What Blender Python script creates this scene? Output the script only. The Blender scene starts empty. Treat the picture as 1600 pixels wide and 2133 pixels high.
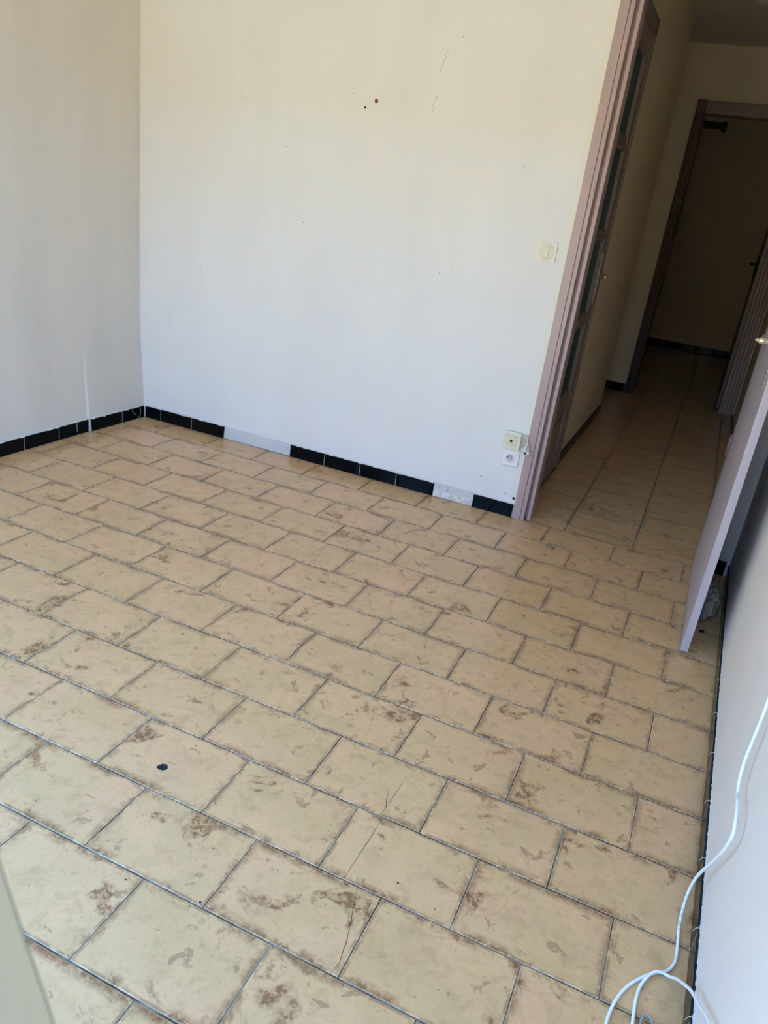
import bpy, bmesh, math, random
from mathutils import Vector, Matrix, noise
random.seed(7)
C = bpy.context.scene.collection
SC = bpy.context.scene
# ------------------------------------------------------------------ camera
CAM = Vector((0.60858, -0.93757, 1.35740))
F_PX = 1611.74
ROW = ((0.90836377, 0.3980194, 0.12828027), (0.26453241, -0.30932564, -0.91342227), (-0.32387941, 0.86365398, -0.38626924))
cd = bpy.data.cameras.new('camera')
cam = bpy.data.objects.new('camera', cd); C.objects.link(cam); SC.camera = cam
cd.sensor_fit = 'VERTICAL'; cd.sensor_height = 36.0; cd.lens = F_PX / 2133 * 36.0
cd.clip_start = 0.02; cd.clip_end = 200
rx, ry, rz = (Vector(r).normalized() for r in ROW)
m = Matrix(((rx.x, -ry.x, -rz.x), (rx.y, -ry.y, -rz.y), (rx.z, -ry.z, -rz.z))).to_4x4()
m.translation = CAM; cam.matrix_world = m
cd.dof.use_dof = True; cd.dof.focus_distance = 2.1; cd.dof.aperture_fstop = 6.5
# ------------------------------------------------------------------ light
w = bpy.data.worlds.new('sky'); SC.world = w; w.use_nodes = True
nt = w.node_tree; nt.nodes.clear()
out = nt.nodes.new('ShaderNodeOutputWorld'); bg = nt.nodes.new('ShaderNodeBackground')
tc = nt.nodes.new('ShaderNodeTexCoord'); sp = nt.nodes.new('ShaderNodeSeparateXYZ'); rp = nt.nodes.new('ShaderNodeValToRGB')
nt.links.new(tc.outputs['Generated'], sp.inputs[0]); nt.links.new(sp.outputs['Z'], rp.inputs[0])
e = rp.color_ramp.elements
e[0].position = 0.0; e[0].color = (0.34, 0.71, 1.0, 1); e[1].position = 0.75; e[1].color = (0.07, 0.31, 0.90, 1)
e2 = rp.color_ramp.elements.new(0.25); e2.color = (0.13, 0.46, 1.0, 1)
nt.links.new(rp.outputs[0], bg.inputs['Color']); bg.inputs['Strength'].default_value = 18.5
nt.links.new(bg.outputs[0], out.inputs['Surface'])
sl = bpy.data.lights.new('sun', 'SUN'); sl.energy = 37.0; sl.angle = math.radians(0.6); sl.color = (1.0, 0.85, 0.62)
so = bpy.data.objects.new('sun', sl); C.objects.link(so); so.location = (2, 8, 9)
so.rotation_euler = Vector((0.35, 0.75, 1.25)).to_track_quat('Z', 'Y').to_euler()   # the sun stands behind the house
# light portal in the window opening (only guides sampling, gives no light)
pl = bpy.data.lights.new('window_portal', 'AREA'); pl.shape = 'RECTANGLE'; pl.size = 2.7; pl.size_y = 2.4
po = bpy.data.objects.new('window_portal', pl); C.objects.link(po); po.location = (-0.55, -0.905, 1.2)
po.rotation_euler = (math.radians(90), 0, 0); pl.cycles.is_portal = True
SC.view_settings.view_transform = 'Standard'; SC.view_settings.look = 'None'
SC.view_settings.exposure = 0.0; SC.view_settings.gamma = 1.0; SC.view_settings.use_curve_mapping = False
SC.cycles.use_denoising = True; SC.cycles.max_bounces = 10; SC.cycles.diffuse_bounces = 7
SC.cycles.sample_clamp_indirect = 12; SC.cycles.caustics_reflective = False; SC.cycles.caustics_refractive = False

# ------------------------------------------------------------------ helpers
def S3(c):   # sRGB 0-255 to linear
    return tuple(((v/255)/12.92 if v/255 <= .04045 else ((v/255+.055)/1.055)**2.4) for v in c)

class N:
    """tiny node builder"""
    def __init__(s, name):
        s.m = bpy.data.materials.new(name); s.m.use_nodes = True; s.t = s.m.node_tree
        s.b = s.t.nodes['Principled BSDF']
    def n(s, typ, **k):
        o = s.t.nodes.new(typ)
        for a, v in k.items(): setattr(o, a, v)
        return o
    def l(s, a, b): s.t.links.new(a, b)
    def noise(s, vec, scale, detail=4, rough=.55, dist=0.0):
        o = s.n('ShaderNodeTexNoise'); o.inputs['Scale'].default_value = scale; o.inputs['Detail'].default_value = detail
        o.inputs['Roughness'].default_value = rough; o.inputs['Distortion'].default_value = dist
        if vec is not None: s.l(vec, o.inputs['Vector'])
        return o.outputs[0]
    def ramp(s, fac, stops):
        o = s.n('ShaderNodeValToRGB'); cr = o.color_ramp
        while len(cr.elements) < len(stops): cr.elements.new(.5)
        for el, (p, c) in zip(cr.elements, stops):
            el.position = p; el.color = (c, c, c, 1) if isinstance(c, (int, float)) else (*c, 1)
        s.l(fac, o.inputs[0]); return o.outputs[0]
    def mix(s, fac, a, b, mode='MIX'):
        o = s.n('ShaderNodeMix', data_type='RGBA', blend_type=mode)
        for sock, v in ((o.inputs[0], fac), (o.inputs[6], a), (o.inputs[7], b)):
            if isinstance(v, (int, float)): sock.default_value = v
            elif isinstance(v, tuple): sock.default_value = (*v, 1)
            else: s.l(v, sock)
        return o.outputs[2]
    def math(s, op, a, b=0.0, clamp=False):
        o = s.n('ShaderNodeMath', operation=op, use_clamp=clamp)
        for i, v in ((0, a), (1, b)):
            if isinstance(v, (int, float)): o.inputs[i].default_value = v
            else: s.l(v, o.inputs[i])
        return o.outputs[0]
    def vmul(s, vec, v, add=None):
        o = s.n('ShaderNodeVectorMath', operation='MULTIPLY'); s.l(vec, o.inputs[0]); o.inputs[1].default_value = v
        return o.outputs[0]
    def bump(s, h, strength, dist=.002):
        o = s.n('ShaderNodeBump'); o.inputs['Strength'].default_value = strength; o.inputs['Distance'].default_value = dist
        s.l(h, o.inputs['Height']); s.l(o.outputs[0], s.b.inputs['Normal'])
    def pos(s): return s.n('ShaderNodeNewGeometry').outputs['Position']
    def set(s, col=None, rough=None, spec=None, metal=None):
        if col is not None:
            if isinstance(col, tuple): s.b.inputs['Base Color'].default_value = (*col, 1)
            else: s.l(col, s.b.inputs['Base Color'])
        if rough is not None:
            if isinstance(rough, (int, float)): s.b.inputs['Roughness'].default_value = rough
            else: s.l(rough, s.b.inputs['Roughness'])
        if spec is not None: s.b.inputs['Specular IOR Level'].default_value = spec
        if metal is not None: s.b.inputs['Metallic'].default_value = metal
        return s.m

def plain(name, col, rough=.5, metal=0, nscale=60, amt=.08, bump=0.0, spec=.5):
    q = N(name); p = q.pos(); f = q.noise(p, nscale, 4)
    c = q.mix(q.ramp(f, [(.3, 0.0), (.7, 1.0)]), tuple(v*(1-amt) for v in col), tuple(min(1, v*(1+amt)) for v in col))
    if bump: q.bump(f, bump, .001)
    return q.set(c, rough, spec, metal)

# floor tile: cream glazed ceramic, brown stains along the edges and in spots
def tile_material(name, warm=1.0):
    q = N(name)
    a = q.n('ShaderNodeUVMap', uv_map='near').outputs[0]; b = q.n('ShaderNodeUVMap', uv_map='far').outputs[0]
    sa = q.n('ShaderNodeSeparateXYZ'); q.l(a, sa.inputs[0]); sb = q.n('ShaderNodeSeparateXYZ'); q.l(b, sb.inputs[0])
    dx = q.math('MINIMUM', sa.outputs[0], sb.outputs[0]); dy = q.math('MINIMUM', sa.outputs[1], sb.outputs[1])
    d = q.math('MINIMUM', dx, dy)
    rnd = q.n('ShaderNodeObjectInfo').outputs['Random']
    cmb = q.n('ShaderNodeCombineXYZ'); q.l(q.math('MULTIPLY', rnd, 37.0), cmb.inputs[2])
    add = q.n('ShaderNodeVectorMath', operation='ADD'); q.l(q.pos(), add.inputs[0]); q.l(cmb.outputs[0], add.inputs[1]); p = add.outputs[0]
    cloud = q.noise(p, 7, 3, .5); fine = q.noise(p, 120, 4, .7); med = q.noise(p, 22, 6, .65, .6)
    base = q.mix(q.ramp(cloud, [(.32, 0.0), (.68, 1.0)]), S3((200, 188, 160)), S3((212, 196, 172)))
    base = q.mix(q.math('MULTIPLY', q.ramp(q.noise(p, 4.5, 2), [(.5, 0.0), (.7, 1.0)]), .55), base, S3((214, 190, 172)))
    base = q.mix(q.math('MULTIPLY', q.ramp(med, [(.50, 0.0), (.72, 1.0)]), .35), base, S3((150, 136, 108)))
    base = q.mix(q.math('MULTIPLY', q.ramp(fine, [(.35, 1.0), (.65, 0.0)]), .16), base, S3((158, 146, 120)))
    # stains hugging the edges
    lng = q.ramp(dy, [(0.0, 1.0), (.005, .85), (.022, 0.0)]); sht = q.ramp(dx, [(0.0, .9), (.005, .6), (.018, 0.0)])
    edge = q.math('MAXIMUM', lng, sht)
    patchy = q.noise(p, 16, 5, .7, .8); big = q.noise(p, 6.5, 2)
    st = q.math('MULTIPLY', edge, q.ramp(q.math('ADD', q.math('MULTIPLY', patchy, .55), q.math('MULTIPLY', big, .45)), [(.488, 0.0), (.535, 1.0)]))
    grimy = q.noise(p, 85, 6, .8)
    st = q.math('MULTIPLY', st, q.ramp(grimy, [(.43, .2), (.51, 1.0)]))
    # loose spots inside the tile
    sp1 = q.ramp(q.noise(p, 9.5, 5, .62, .5), [(.60, 0.0), (.66, 1.0)])
    spots = q.math('MULTIPLY', sp1, q.ramp(q.noise(p, 60, 6, .8), [(.43, 0.1), (.53, 1.0)]))
    line = q.math('MULTIPLY', q.ramp(d, [(.002, 1.0), (.0065, 0.0)]), q.ramp(q.noise(p, 30, 4, .7), [(.43, 0.0), (.52, .95)]))
    st = q.math('MAXIMUM', st, line)
    rust = q.mix(q.ramp(q.noise(p, 11, 2), [(.4, 0.0), (.6, 1.0)]), S3((104, 54, 32)), S3((100, 68, 38)))
    c = q.mix(q.math('MULTIPLY', st, .92), base, rust)
    c = q.mix(q.math('MULTIPLY', spots, .75), c, S3((108, 68, 40)))
    # specks of dirt
    v = q.n('ShaderNodeTexVoronoi'); v.inputs['Scale'].default_value = 13.0; q.l(p, v.inputs['Vector'])
    c = q.mix(q.ramp(v.outputs['Distance'], [(.018, .8), (.030, 0.0)]), c, S3((70, 58, 46)))
    c = q.mix(1.0, c, (1.04, .76, .515), 'MULTIPLY')
    # pale worn arris
    c = q.mix(q.math('MULTIPLY', q.ramp(d, [(.0012, 1.0), (.0022, 0.0)]), .45), c, S3((212, 190, 150)))
    q.bump(q.math('ADD', q.noise(p, 45, 3), q.math('MULTIPLY', fine, .3)), .12, .0012)
    sp2 = q.ramp(q.noise(p, 21, 5, .65, .4), [(.62, 0.0), (.66, 1.0)])
    c = q.mix(q.math('MULTIPLY', sp2, .42), c, S3((112, 74, 48)))
    rgh = q.math('ADD', .17, q.math('MULTIPLY', q.math('MAXIMUM', st, spots), .3))
    rgh = q.math('MAXIMUM', rgh, q.math('MULTIPLY', q.ramp(d, [(.0014, 1.0), (.0026, 0.0)]), .75))
    return q.set(c, rgh, .38)

def wall_material(name, col, smear=.06, marks=True, stripe=False, bumpy=.25):
    q = N(name); p = q.pos()
    f = q.noise(q.vmul(p, (1, 1, .35)), 3.2, 4, .6); g = q.noise(p, 1.4, 2)
    c = q.mix(q.ramp(f, [(.3, 0.0), (.7, 1.0)]), tuple(v*(1-smear) for v in col), tuple(min(1, v*(1+smear*.4)) for v in col))
    c = q.mix(q.math('MULTIPLY', q.ramp(g, [(.45, 0.0), (.6, 1.0)]), .35), c, (col[0]*1.0, col[1]*.955, col[2]*.93))
    if marks:
        s2 = q.noise(q.vmul(p, (1, 1, .5)), 14, 6, .7, .6)
        c = q.mix(q.math('MULTIPLY', q.ramp(s2, [(.64, 0.0), (.78, 1.0)]), .22), c, tuple(v*.62 for v in col))
        v = q.n('ShaderNodeTexVoronoi'); v.inputs['Scale'].default_value = 3.3; q.l(p, v.inputs['Vector'])
        c = q.mix(q.ramp(v.outputs['Distance'], [(.010, .5), (.018, 0.0)]), c, tuple(v*.45 for v in col))
    if stripe:    # unpainted yellowish strip left along the door architrave
        sp = q.n('ShaderNodeSeparateXYZ'); q.l(p, sp.inputs[0])
        wob = q.math('MULTIPLY', q.noise(p, 6, 3), .012)
        msk = q.ramp(q.math('ADD', sp.outputs[0], wob), [(0, 0.0), (1, 0.0)])
        x = q.math('ADD', sp.outputs[0], wob)
        m1 = q.math('GREATER_THAN', x, -.040); m2 = q.math('LESS_THAN', x, .02)
        c = q.mix(q.math('MULTIPLY', q.math('MULTIPLY', m1, m2), .65), c, (col[0], col[1]*.97, col[2]*.86))
    h = q.math('ADD', q.noise(p, 160, 3, .6), q.math('MULTIPLY', q.noise(p, 25, 3), .8))
    q.bump(h, bumpy, .0012)
    return q.set(c, .62, .35)

M = {}
M['tile'] = tile_material('glazed_floor_tile')
q = N('grout'); p = q.pos()
gc = q.mix(q.ramp(q.noise(p, 9, 4, .7), [(.42, 0.0), (.62, 1.0)]), S3((78, 60, 46)), S3((138, 126, 114)))
q.bump(q.noise(p, 300, 3), .5, .001); M['grout'] = q.set(gc, .9, .2)
M['wall'] = wall_material('painted_plaster', (.75, .75, .745), .05, True, True)
M['wall_left'] = wall_material('painted_plaster_patchy', (.70, .67, .63), .09, True)
M['wall_right'] = wall_material('brushed_white_paint', (.74, .67, .60), .04, True)
M['wall_hall'] = wall_material('hall_paint', (.80, .69, .54), .08, True)
M['ceiling'] = wall_material('ceiling_paint', (.70, .68, .62), .04, False)
M['patch'] = wall_material('plaster_patch', (.60, .61, .63), .12, True, False, .6)
M['rough_plaster'] = plain('rough_plaster', (.66, .62, .58), .9, 0, 45, .22, 1.0)
M['skyline_matte'] = plain('skyline_matte', (.22, .155, .085), .9)  # even dark colour of the added block across the terrace
q = N('black_glazed_tile'); p = q.pos()
q.bump(q.noise(p, 90, 3), .06, .001); M['black'] = q.set((.004, .004, .005), q.ramp(q.noise(p, 30, 4), [(.3, .05), (.7, .12)]), .08)
M['black_matte'] = plain('black_tile_body', (.008, .008, .008), .9)
M['white_grout'] = plain('white_grout', (.62, .62, .60), .9, 0, 150, .2, .4)
def lilac(name, col):
    q = N(name); p = q.pos()
    c = q.mix(q.ramp(q.noise(q.vmul(p, (1, 1, .12)), 22, 4), [(.3, 0.0), (.7, 1.0)]), tuple(v*.93 for v in col), tuple(v*1.05 for v in col))
    c = q.mix(q.math('MULTIPLY', q.ramp(q.noise(p, 26, 6, .75), [(.66, 0.0), (.72, 1.0)]), .35), c, tuple(v*.45 for v in col))
    q.bump(q.noise(q.vmul(p, (1, 1, .06)), 140, 3), .18, .0008)
    return q.set(c, .36, .45)
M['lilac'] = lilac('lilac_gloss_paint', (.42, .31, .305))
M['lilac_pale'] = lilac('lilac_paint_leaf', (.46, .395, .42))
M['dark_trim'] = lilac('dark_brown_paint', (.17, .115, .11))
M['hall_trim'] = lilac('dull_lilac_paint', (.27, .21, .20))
M['plastic'] = plain('cream_plastic', (.72, .70, .58), .35, 0, 20, .04)
M['plastic_white'] = plain('white_plastic', (.80, .78, .78), .3, 0, 20, .02)
M['yellowed'] = plain('yellowed_plastic', (.66, .63, .42), .4, 0, 70, .16)
M['hole'] = plain('dark_hole', (.008, .008, .008), .9)
M['cable'] = plain('white_cable', (.82, .84, .84), .32, 0, 50, .04)
M['cream_cable'] = plain('cream_cable', (.66, .62, .50), .45, 0, 60, .06)
M['brass'] = plain('aged_brass', (.72, .62, .40), .28, .75, 60, .12)
M['steel'] = plain('worn_steel', (.55, .52, .45), .4, 1.0, 80, .2)
M['red'] = plain('red_plug', (.20, .03, .02), .7, 0, 300, .5)
M['ink'] = plain('print_ink', (.06, .06, .07), .7)
M['pencil'] = plain('pencil_dots', (.30, .28, .25), .8)
M['crack'] = plain('crack', (.045, .035, .028), .95)
q = N('grey_cloth'); p = q.pos(); q.bump(q.noise(p, 500, 3, .7), .5, .001)
M['rag'] = q.set(q.mix(q.noise(p, 14, 3), (.30, .26, .22), (.42, .37, .32)), .95, .1)
q = N('curtain_fabric'); p = q.pos()
wv = q.n('ShaderNodeTexWave'); wv.inputs['Scale'].default_value = 160; wv.inputs['Distortion'].default_value = 6; q.l(p, wv.inputs['Vector'])
q.bump(wv.outputs['Fac'], .15, .0005)
M['curtain'] = q.set(q.mix(wv.outputs['Fac'], (.125, .10, .06), (.14, .115, .072)), .95, .1)
q = N('green_glass'); q.b.inputs['Transmission Weight'].default_value = .7; q.b.inputs['IOR'].default_value = 1.2
q.bump(q.noise(q.pos(), 90, 2), .15, .001); M['glass'] = q.set((.10, .15, .11), .35, .12)
q = N('opal_glass'); M['opal'] = q.set((.8, .78, .72), .3, .5)
q = N('clear_cord'); q.b.inputs['Transmission Weight'].default_value = .6; M['clear'] = q.set((.75, .72, .66), .25, .5)
M['terrace'] = plain('sunlit_terrace', (.72, .52, .25), .9, 0, 3, .12)

_counts = {}
def link(name, me, mat=None, parent=None, kind=None, label=None, cat=None, group=None, loc=None):
    o = bpy.data.objects.new(name, me); C.objects.link(o)
    if mat is not None and me is not None:
        me.materials.clear(); me.materials.append(M[mat] if isinstance(mat, str) else mat)
    if parent is not None: o.parent = parent
    if loc is not None: o.location = loc
    for k, v in (('kind', kind), ('label', label), ('category', cat), ('group', group)):
        if v: o[k] = v
    return o
def mesh(name, vs, fs, smooth=False):
    me = bpy.data.meshes.new(name); me.from_pydata([tuple(v) for v in vs], [], fs); me.update()
    if smooth:
        for p in me.polygons: p.use_smooth = True
    return me
def bm_mesh(name, bm, smooth=False):
    bmesh.ops.recalc_face_normals(bm, faces=bm.faces)
    me = bpy.data.meshes.new(name); bm.to_mesh(me); bm.free()
    if smooth:
        for p in me.polygons: p.use_smooth = True
    return me
def box_into(bm, x0, x1, y0, y1, z0, z1, bev=0.0, seg=1):
    vs = [bm.verts.new((x, y, z)) for x in (x0, x1) for y in (y0, y1) for z in (z0, z1)]
    fs = [bm.faces.new([vs[i] for i in f]) for f in ((0, 1, 3, 2), (4, 6, 7, 5), (0, 4, 5, 1), (2, 3, 7, 6), (0, 2, 6, 4), (1, 5, 7, 3))]
    if bev:
        es = list({e_ for f in fs for e_ in f.edges})
        bmesh.ops.bevel(bm, geom=es, offset=bev, segments=seg, affect='EDGES', profile=.6)
def box(name, x0, x1, y0, y1, z0, z1, mat, parent=None, bev=0.0, seg=1, **k):
    bm = bmesh.new(); box_into(bm, x0, x1, y0, y1, z0, z1, bev, seg)
    return link(name, bm_mesh(name, bm), mat, parent, **k)
def prism(name, poly, z0, z1, mat, parent=None, axis='z', **k):
    n_ = len(poly)
    def P(a, b, c): return {'z': (a, b, c), 'x': (c, a, b), 'y': (a, c, b)}[axis]
    vs = [P(a, b, z0) for a, b in poly] + [P(a, b, z1) for a, b in poly]
    fs = [[i, (i+1) % n_, n_+(i+1) % n_, n_+i] for i in range(n_)] + [list(range(n_))[::-1], list(range(n_, 2*n_))]
    bm = bmesh.new(); bv = [bm.verts.new(v) for v in vs]
    for f in fs: bm.faces.new([bv[i] for i in f])
    return link(name, bm_mesh(name, bm), mat, parent, **k)
def tube_mesh(name, pts, r, sides=10, sub=6, closed_ends=True):
    P_ = [Vector(p_) for p_ in pts]; path = []
    def cr(p0, p1, p2, p3, t): return .5*((2*p1)+(-p0+p2)*t+(2*p0-5*p1+4*p2-p3)*t*t+(-p0+3*p1-3*p2+p3)*t**3)
    for i in range(len(P_)-1):
        a = P_[max(i-1, 0)]; b = P_[i]; c_ = P_[i+1]; d_ = P_[min(i+2, len(P_)-1)]
        for s_ in range(sub): path.append(cr(a, b, c_, d_, s_/sub))
    path.append(P_[-1])
    vs = []; fs = []; up = Vector((0, 0, 1)); prev = None
    for i, pt in enumerate(path):
        t = (path[min(i+1, len(path)-1)]-path[max(i-1, 0)]).normalized()
        if prev is None: nn = t.orthogonal().normalized()
        else: nn = (prev-t*prev.dot(t)).normalized()
        prev = nn; bb = t.cross(nn); rr = r(i/(len(path)-1)) if callable(r) else r
        for k_ in range(sides):
            a = 2*math.pi*k_/sides; vs.append(pt+(nn*math.cos(a)+bb*math.sin(a))*rr)
    for i in range(len(path)-1):
        for k_ in range(sides):
            fs.append((i*sides+k_, i*sides+(k_+1) % sides, (i+1)*sides+(k_+1) % sides, (i+1)*sides+k_))
    if closed_ends: fs.append(tuple(range(sides))[::-1]); fs.append(tuple(range((len(path)-1)*sides, len(path)*sides)))
    return mesh(name, vs, fs, True), path
def lathe_mesh(name, prof, origin, axis, sides=20):
    """prof: list of (distance along axis, radius)"""
    ax = Vector(axis).normalized(); u = ax.orthogonal().normalized(); v = ax.cross(u); o0 = Vector(origin); vs = []; fs = []
    for h, r in prof:
        for k_ in range(sides):
            a = 2*math.pi*k_/sides; vs.append(o0+ax*h+(u*math.cos(a)+v*math.sin(a))*max(r, 1e-5))
    for i in range(len(prof)-1):
        for k_ in range(sides): fs.append((i*sides+k_, i*sides+(k_+1) % sides, (i+1)*sides+(k_+1) % sides, (i+1)*sides+k_))
    fs.append(tuple(range(sides))[::-1]); fs.append(tuple(range((len(prof)-1)*sides, len(prof)*sides)))
    bm = bmesh.new(); bv = [bm.verts.new(x) for x in vs]
    for f in fs: bm.faces.new([bv[i] for i in f])
    return bm_mesh(name, bm, True)
def empty(name, loc=(0, 0, 0), **k): return link(name, None, None, None, loc=loc, **k)

# ------------------------------------------------------------------ room shape (metres), measured from the photograph
S = 0.302
DX = [-.028, -.025, -.009, -.009, -.006, -.003, .006, .010, .005, .001, .017, .040]
DY = [.006, -.003, -.003, .001, .005, 0, -.009, -.012, 0, .011, .011, 0, -.007]
def yline(j): return (j*.67983 + (DY[j] if 0 <= j < 13 else .0))*S
def by(x): return 2.436+.0061*(x+2.15)          # face of the back skirting
def wby(x): return by(x)+.009                    # face of the back wall
def lx(y): return (-2.186+.0185*(y-1.484)) if y < 2.036 else (-2.168+.038*(y-2.036))   # left skirting face
def wlx(y, z=0): return lx(y)-.009-(.0078*min(1, max(0, (z-.15)/.30)) if y >= 2.036 else 0)-.036*(1-math.exp(-max(z-.06, 0)/.35))*min(1, .55+.45*y/2.4)
def rx_(y): return .8955+.0165*y                 # right skirting face
def wrx(y): return rx_(y)+.006
HALL_Y1 = 5.93; CEIL = 2.60; YW0, YW1 = -.75, -.90  # window wall inner / outer face

# ---- floor with its tiles
floor = link('floor', mesh('floor', [(-2.35, -1.0, -.0015), (1.35, -1.0, -.0015), (1.35, 9.3, -.0015), (-2.35, 9.3, -.0015), (-2.35, -1.0, -.15), (1.35, -1.0, -.15), (1.35, 9.3, -.15), (-2.35, 9.3, -.15)],
    [(0, 1, 2, 3), (7, 6, 5, 4), (0, 4, 5, 1), (1, 5, 6, 2), (2, 6, 7, 3), (3, 7, 4, 0)]), 'grout', kind='structure', label='cream ceramic tile floor with rust-brown stains along its joints')
tile_cache = {}
def tile(poly, key=None, g=.0012):
    """poly: four corners (counter-clockwise) of the clear tile outline"""
    (ax, ay) = poly[0]
    loc = [(x-ax, y-ay) for x, y in poly]
    if key and key in tile_cache: me = tile_cache[key]
    else:
        cx = sum(p_[0] for p_ in loc)/4; cy = sum(p_[1] for p_ in loc)/4
        def ins(p_, d): 
            return (p_[0]+(d if p_[0] < cx else -d), p_[1]+(d if p_[1] < cy else -d))
        vs = [(*p_, -.006) for p_ in loc]+[(*p_, -.0007) for p_ in loc]+[(*ins(p_, .0010), .0) for p_ in loc]
        fs = [(8, 9, 10, 11)]
        for i in range(4):
            j = (i+1) % 4; fs += [(i, j, 4+j, 4+i), (4+i, 4+j, 8+j, 8+i)]
        me = mesh('tile', vs, fs)
        x1 = max(p_[0] for p_ in loc); y1 = max(p_[1] for p_ in loc)
        for nm, fn in (('near', lambda v: (v.x, v.y)), ('far', lambda v: (x1-v.x, y1-v.y))):
            uv = me.uv_layers.new(name=nm)
            for lp in me.loops: uv.data[lp.index].uv = fn(me.vertices[lp.vertex_index].co)
        me.materials.append(M['tile'])
        if key: tile_cache[key] = me
    o = bpy.data.objects.new('tile', me); C.objects.link(o); o.parent = floor
    o.location = (ax, ay, random.uniform(-.0004, .0003))
    o.rotation_euler = (random.uniform(-.0012, .0012), random.uniform(-.0008, .0008), 0)
    return o
LG, SG = .0036, .0024    # long and short joint widths
for j in range(-6, 12):
    y0 = yline(j)+LG/2; y1 = yline(j+1)-LG/2
    if j == -6: y0 = yline(-5)-.2
    if y0 < YW0-.02 and y1 < YW0: continue
    y0 = max(y0, YW0-.14)
    off = (0 if j % 2 == 0 else .5)+(DX[j] if 0 <= j < 12 else 0)
    for k_ in range(-9, 4):
        x0 = (k_+off)*S+SG/2+random.uniform(-.0005, .0005); x1 = (k_+1+off)*S-SG/2+random.uniform(-.0005, .0005)
        xl, xr = lx((y0+y1)/2)-.006, rx_((y0+y1)/2)+.006
        if x1 < xl+.022 or x0 > xr-.022: continue
        if x1 > xr-.03: x1 = xr+.01
        if x0 < xl+.03: x0 = xl-.01
        if j >= 11:
            # last row: cut against the back wall, runs on through the doorway
            if x1 < -.03 or x0 < -.03:
                pass
            yy = y1 if x0 > -.02 else by((x0+x1)/2)+.004
            if x0 < -.02 < x1: 
                tile([(x0, y0), (x1, y0), (x1, y1), (x0, y1)]); continue
            tile([(max(x0, xl), y0), (min(x1, xr), y0), (min(x1, xr), yy), (max(x0, xl), yy)]); continue
        cut = x0 < xl or x1 > xr
        tile([(max(x0, xl), y0), (min(x1, xr), y0), (min(x1, xr), y1), (max(x0, xl), y1)], None if cut else None)
# corridor: tiles laid in straight columns
hx = [-.02, .2275, .5415, .858, .935]
hy = [yline(12)+.001, 2.551]+[2.551+.2085*k_ for k_ in range(1, 17)]
for a in range(4):
    for b in range(len(hy)-1):
        y0, y1 = hy[b]+.0013, hy[b+1]-.0013
        x0 = hx[a] if b > 4 or a > 0 else (.0 if b else .05)
        if a == 3 and b < 1: continue
        tile([(x0+SG/2+.0006, y0), (hx[a+1]-SG/2-.0006, y0), (hx[a+1]-SG/2-.0006, y1), (x0+SG/2+.0006, y1)])
for y_ in [k_ for k_ in hy if k_ > 4.95][:-1]:
    for xx in ((-.33, -.02), (-.64, -.33)): tile([(xx[0]+.0016, y_+.0013), (xx[1]-.0016, y_+.0013), (xx[1]-.0016, y_+.2072), (xx[0]+.0016, y_+.2072)])
V = []; F = []; UA = []; UB = []
for a in range(-4, 4):
    for b in range(15):
        x0, x1, y0, y1 = .2275+a*.313+.0016, .2275+(a+1)*.313-.0016, 5.89+b*.2085+.0013, 5.89+(b+1)*.2085-.0013; n0 = len(V)
        for (x, y) in ((x0, y0), (x1, y0), (x1, y1), (x0, y1)): V.append((x, y, -.0006))
        for (x, y) in ((x0+.001, y0+.001), (x1-.001, y0+.001), (x1-.001, y1-.001), (x0+.001, y1-.001)): V.append((x, y, 0)); 
        UA += [(v[0]-x0, v[1]-y0) for v in V[n0:]]; UB += [(x1-v[0], y1-v[1]) for v in V[n0:]]
        F.append((n0+4, n0+5, n0+6, n0+7)); F += [(n0+i, n0+(i+1) % 4, n0+4+(i+1) % 4, n0+4+i) for i in range(4)]
me = mesh('far_tiles', V, F)
for nm, U_ in (('near', UA), ('far', UB)):
    uv = me.uv_layers.new(name=nm)
    for lp in me.loops: uv.data[lp.index].uv = U_[lp.vertex_index]
ft = link('far_tiles', me, 'tile', floor); ft['kind'] = 'stuff'
# ---- marks that belong to the floor
def ribbon(name, pts, w0, mat, z=.0009, parent=floor):
    vs = []; fs = []
    for i, (x, y) in enumerate(pts):
        a = Vector(pts[max(i-1, 0)]); b = Vector(pts[min(i+1, len(pts)-1)]); t = (b-a).normalized(); n_ = Vector((-t.y, t.x))
        ww = w0*(.25+.75*math.sin(math.pi*(i+.4)/(len(pts)-.2)))*random.uniform(.7, 1.2)
        vs += [(x+n_.x*ww, y+n_.y*ww, z), (x-n_.x*ww, y-n_.y*ww, z)]
        if i: fs.append((2*i-2, 2*i-1, 2*i+1, 2*i))
    return link(name, mesh(name, vs, fs), mat, parent)
def dense(pts, n_=6, jit=.0008):
    o = []
    for (a, b) in zip(pts[:-1], pts[1:]):
        for s_ in range(n_): o.append((a[0]+(b[0]-a[0])*s_/n_+random.uniform(-jit, jit), a[1]+(b[1]-a[1])*s_/n_+random.uniform(-jit, jit)))
    return o+[pts[-1]]
ribbon('crack', dense([(.2062, .408), (.208, .35), (.2062, .2976), (.2043, .209)]), .0006, 'crack')
ribbon('crack', dense([(.2397, .1998), (.257, .143), (.2745, .0786), (.2832, .026), (.2788, .008)]), .0006, 'crack')
ribbon('crack', dense([(.199, .414), (.2015, .44), (.1933, .4622), (.183, .50)]), .0006, 'crack')
ribbon('crack', dense([(.2015, .44), (.203, .50), (.205, .56)]), .0004, 'crack')
ribbon('crack', dense([(-.495, 1.826), (-.50, 1.80), (-.53, 1.72)]), .0006, 'crack')
ribbon('crack', dense([(-.50, 1.80), (-.43, 1.815)]), .0005, 'crack')
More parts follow.
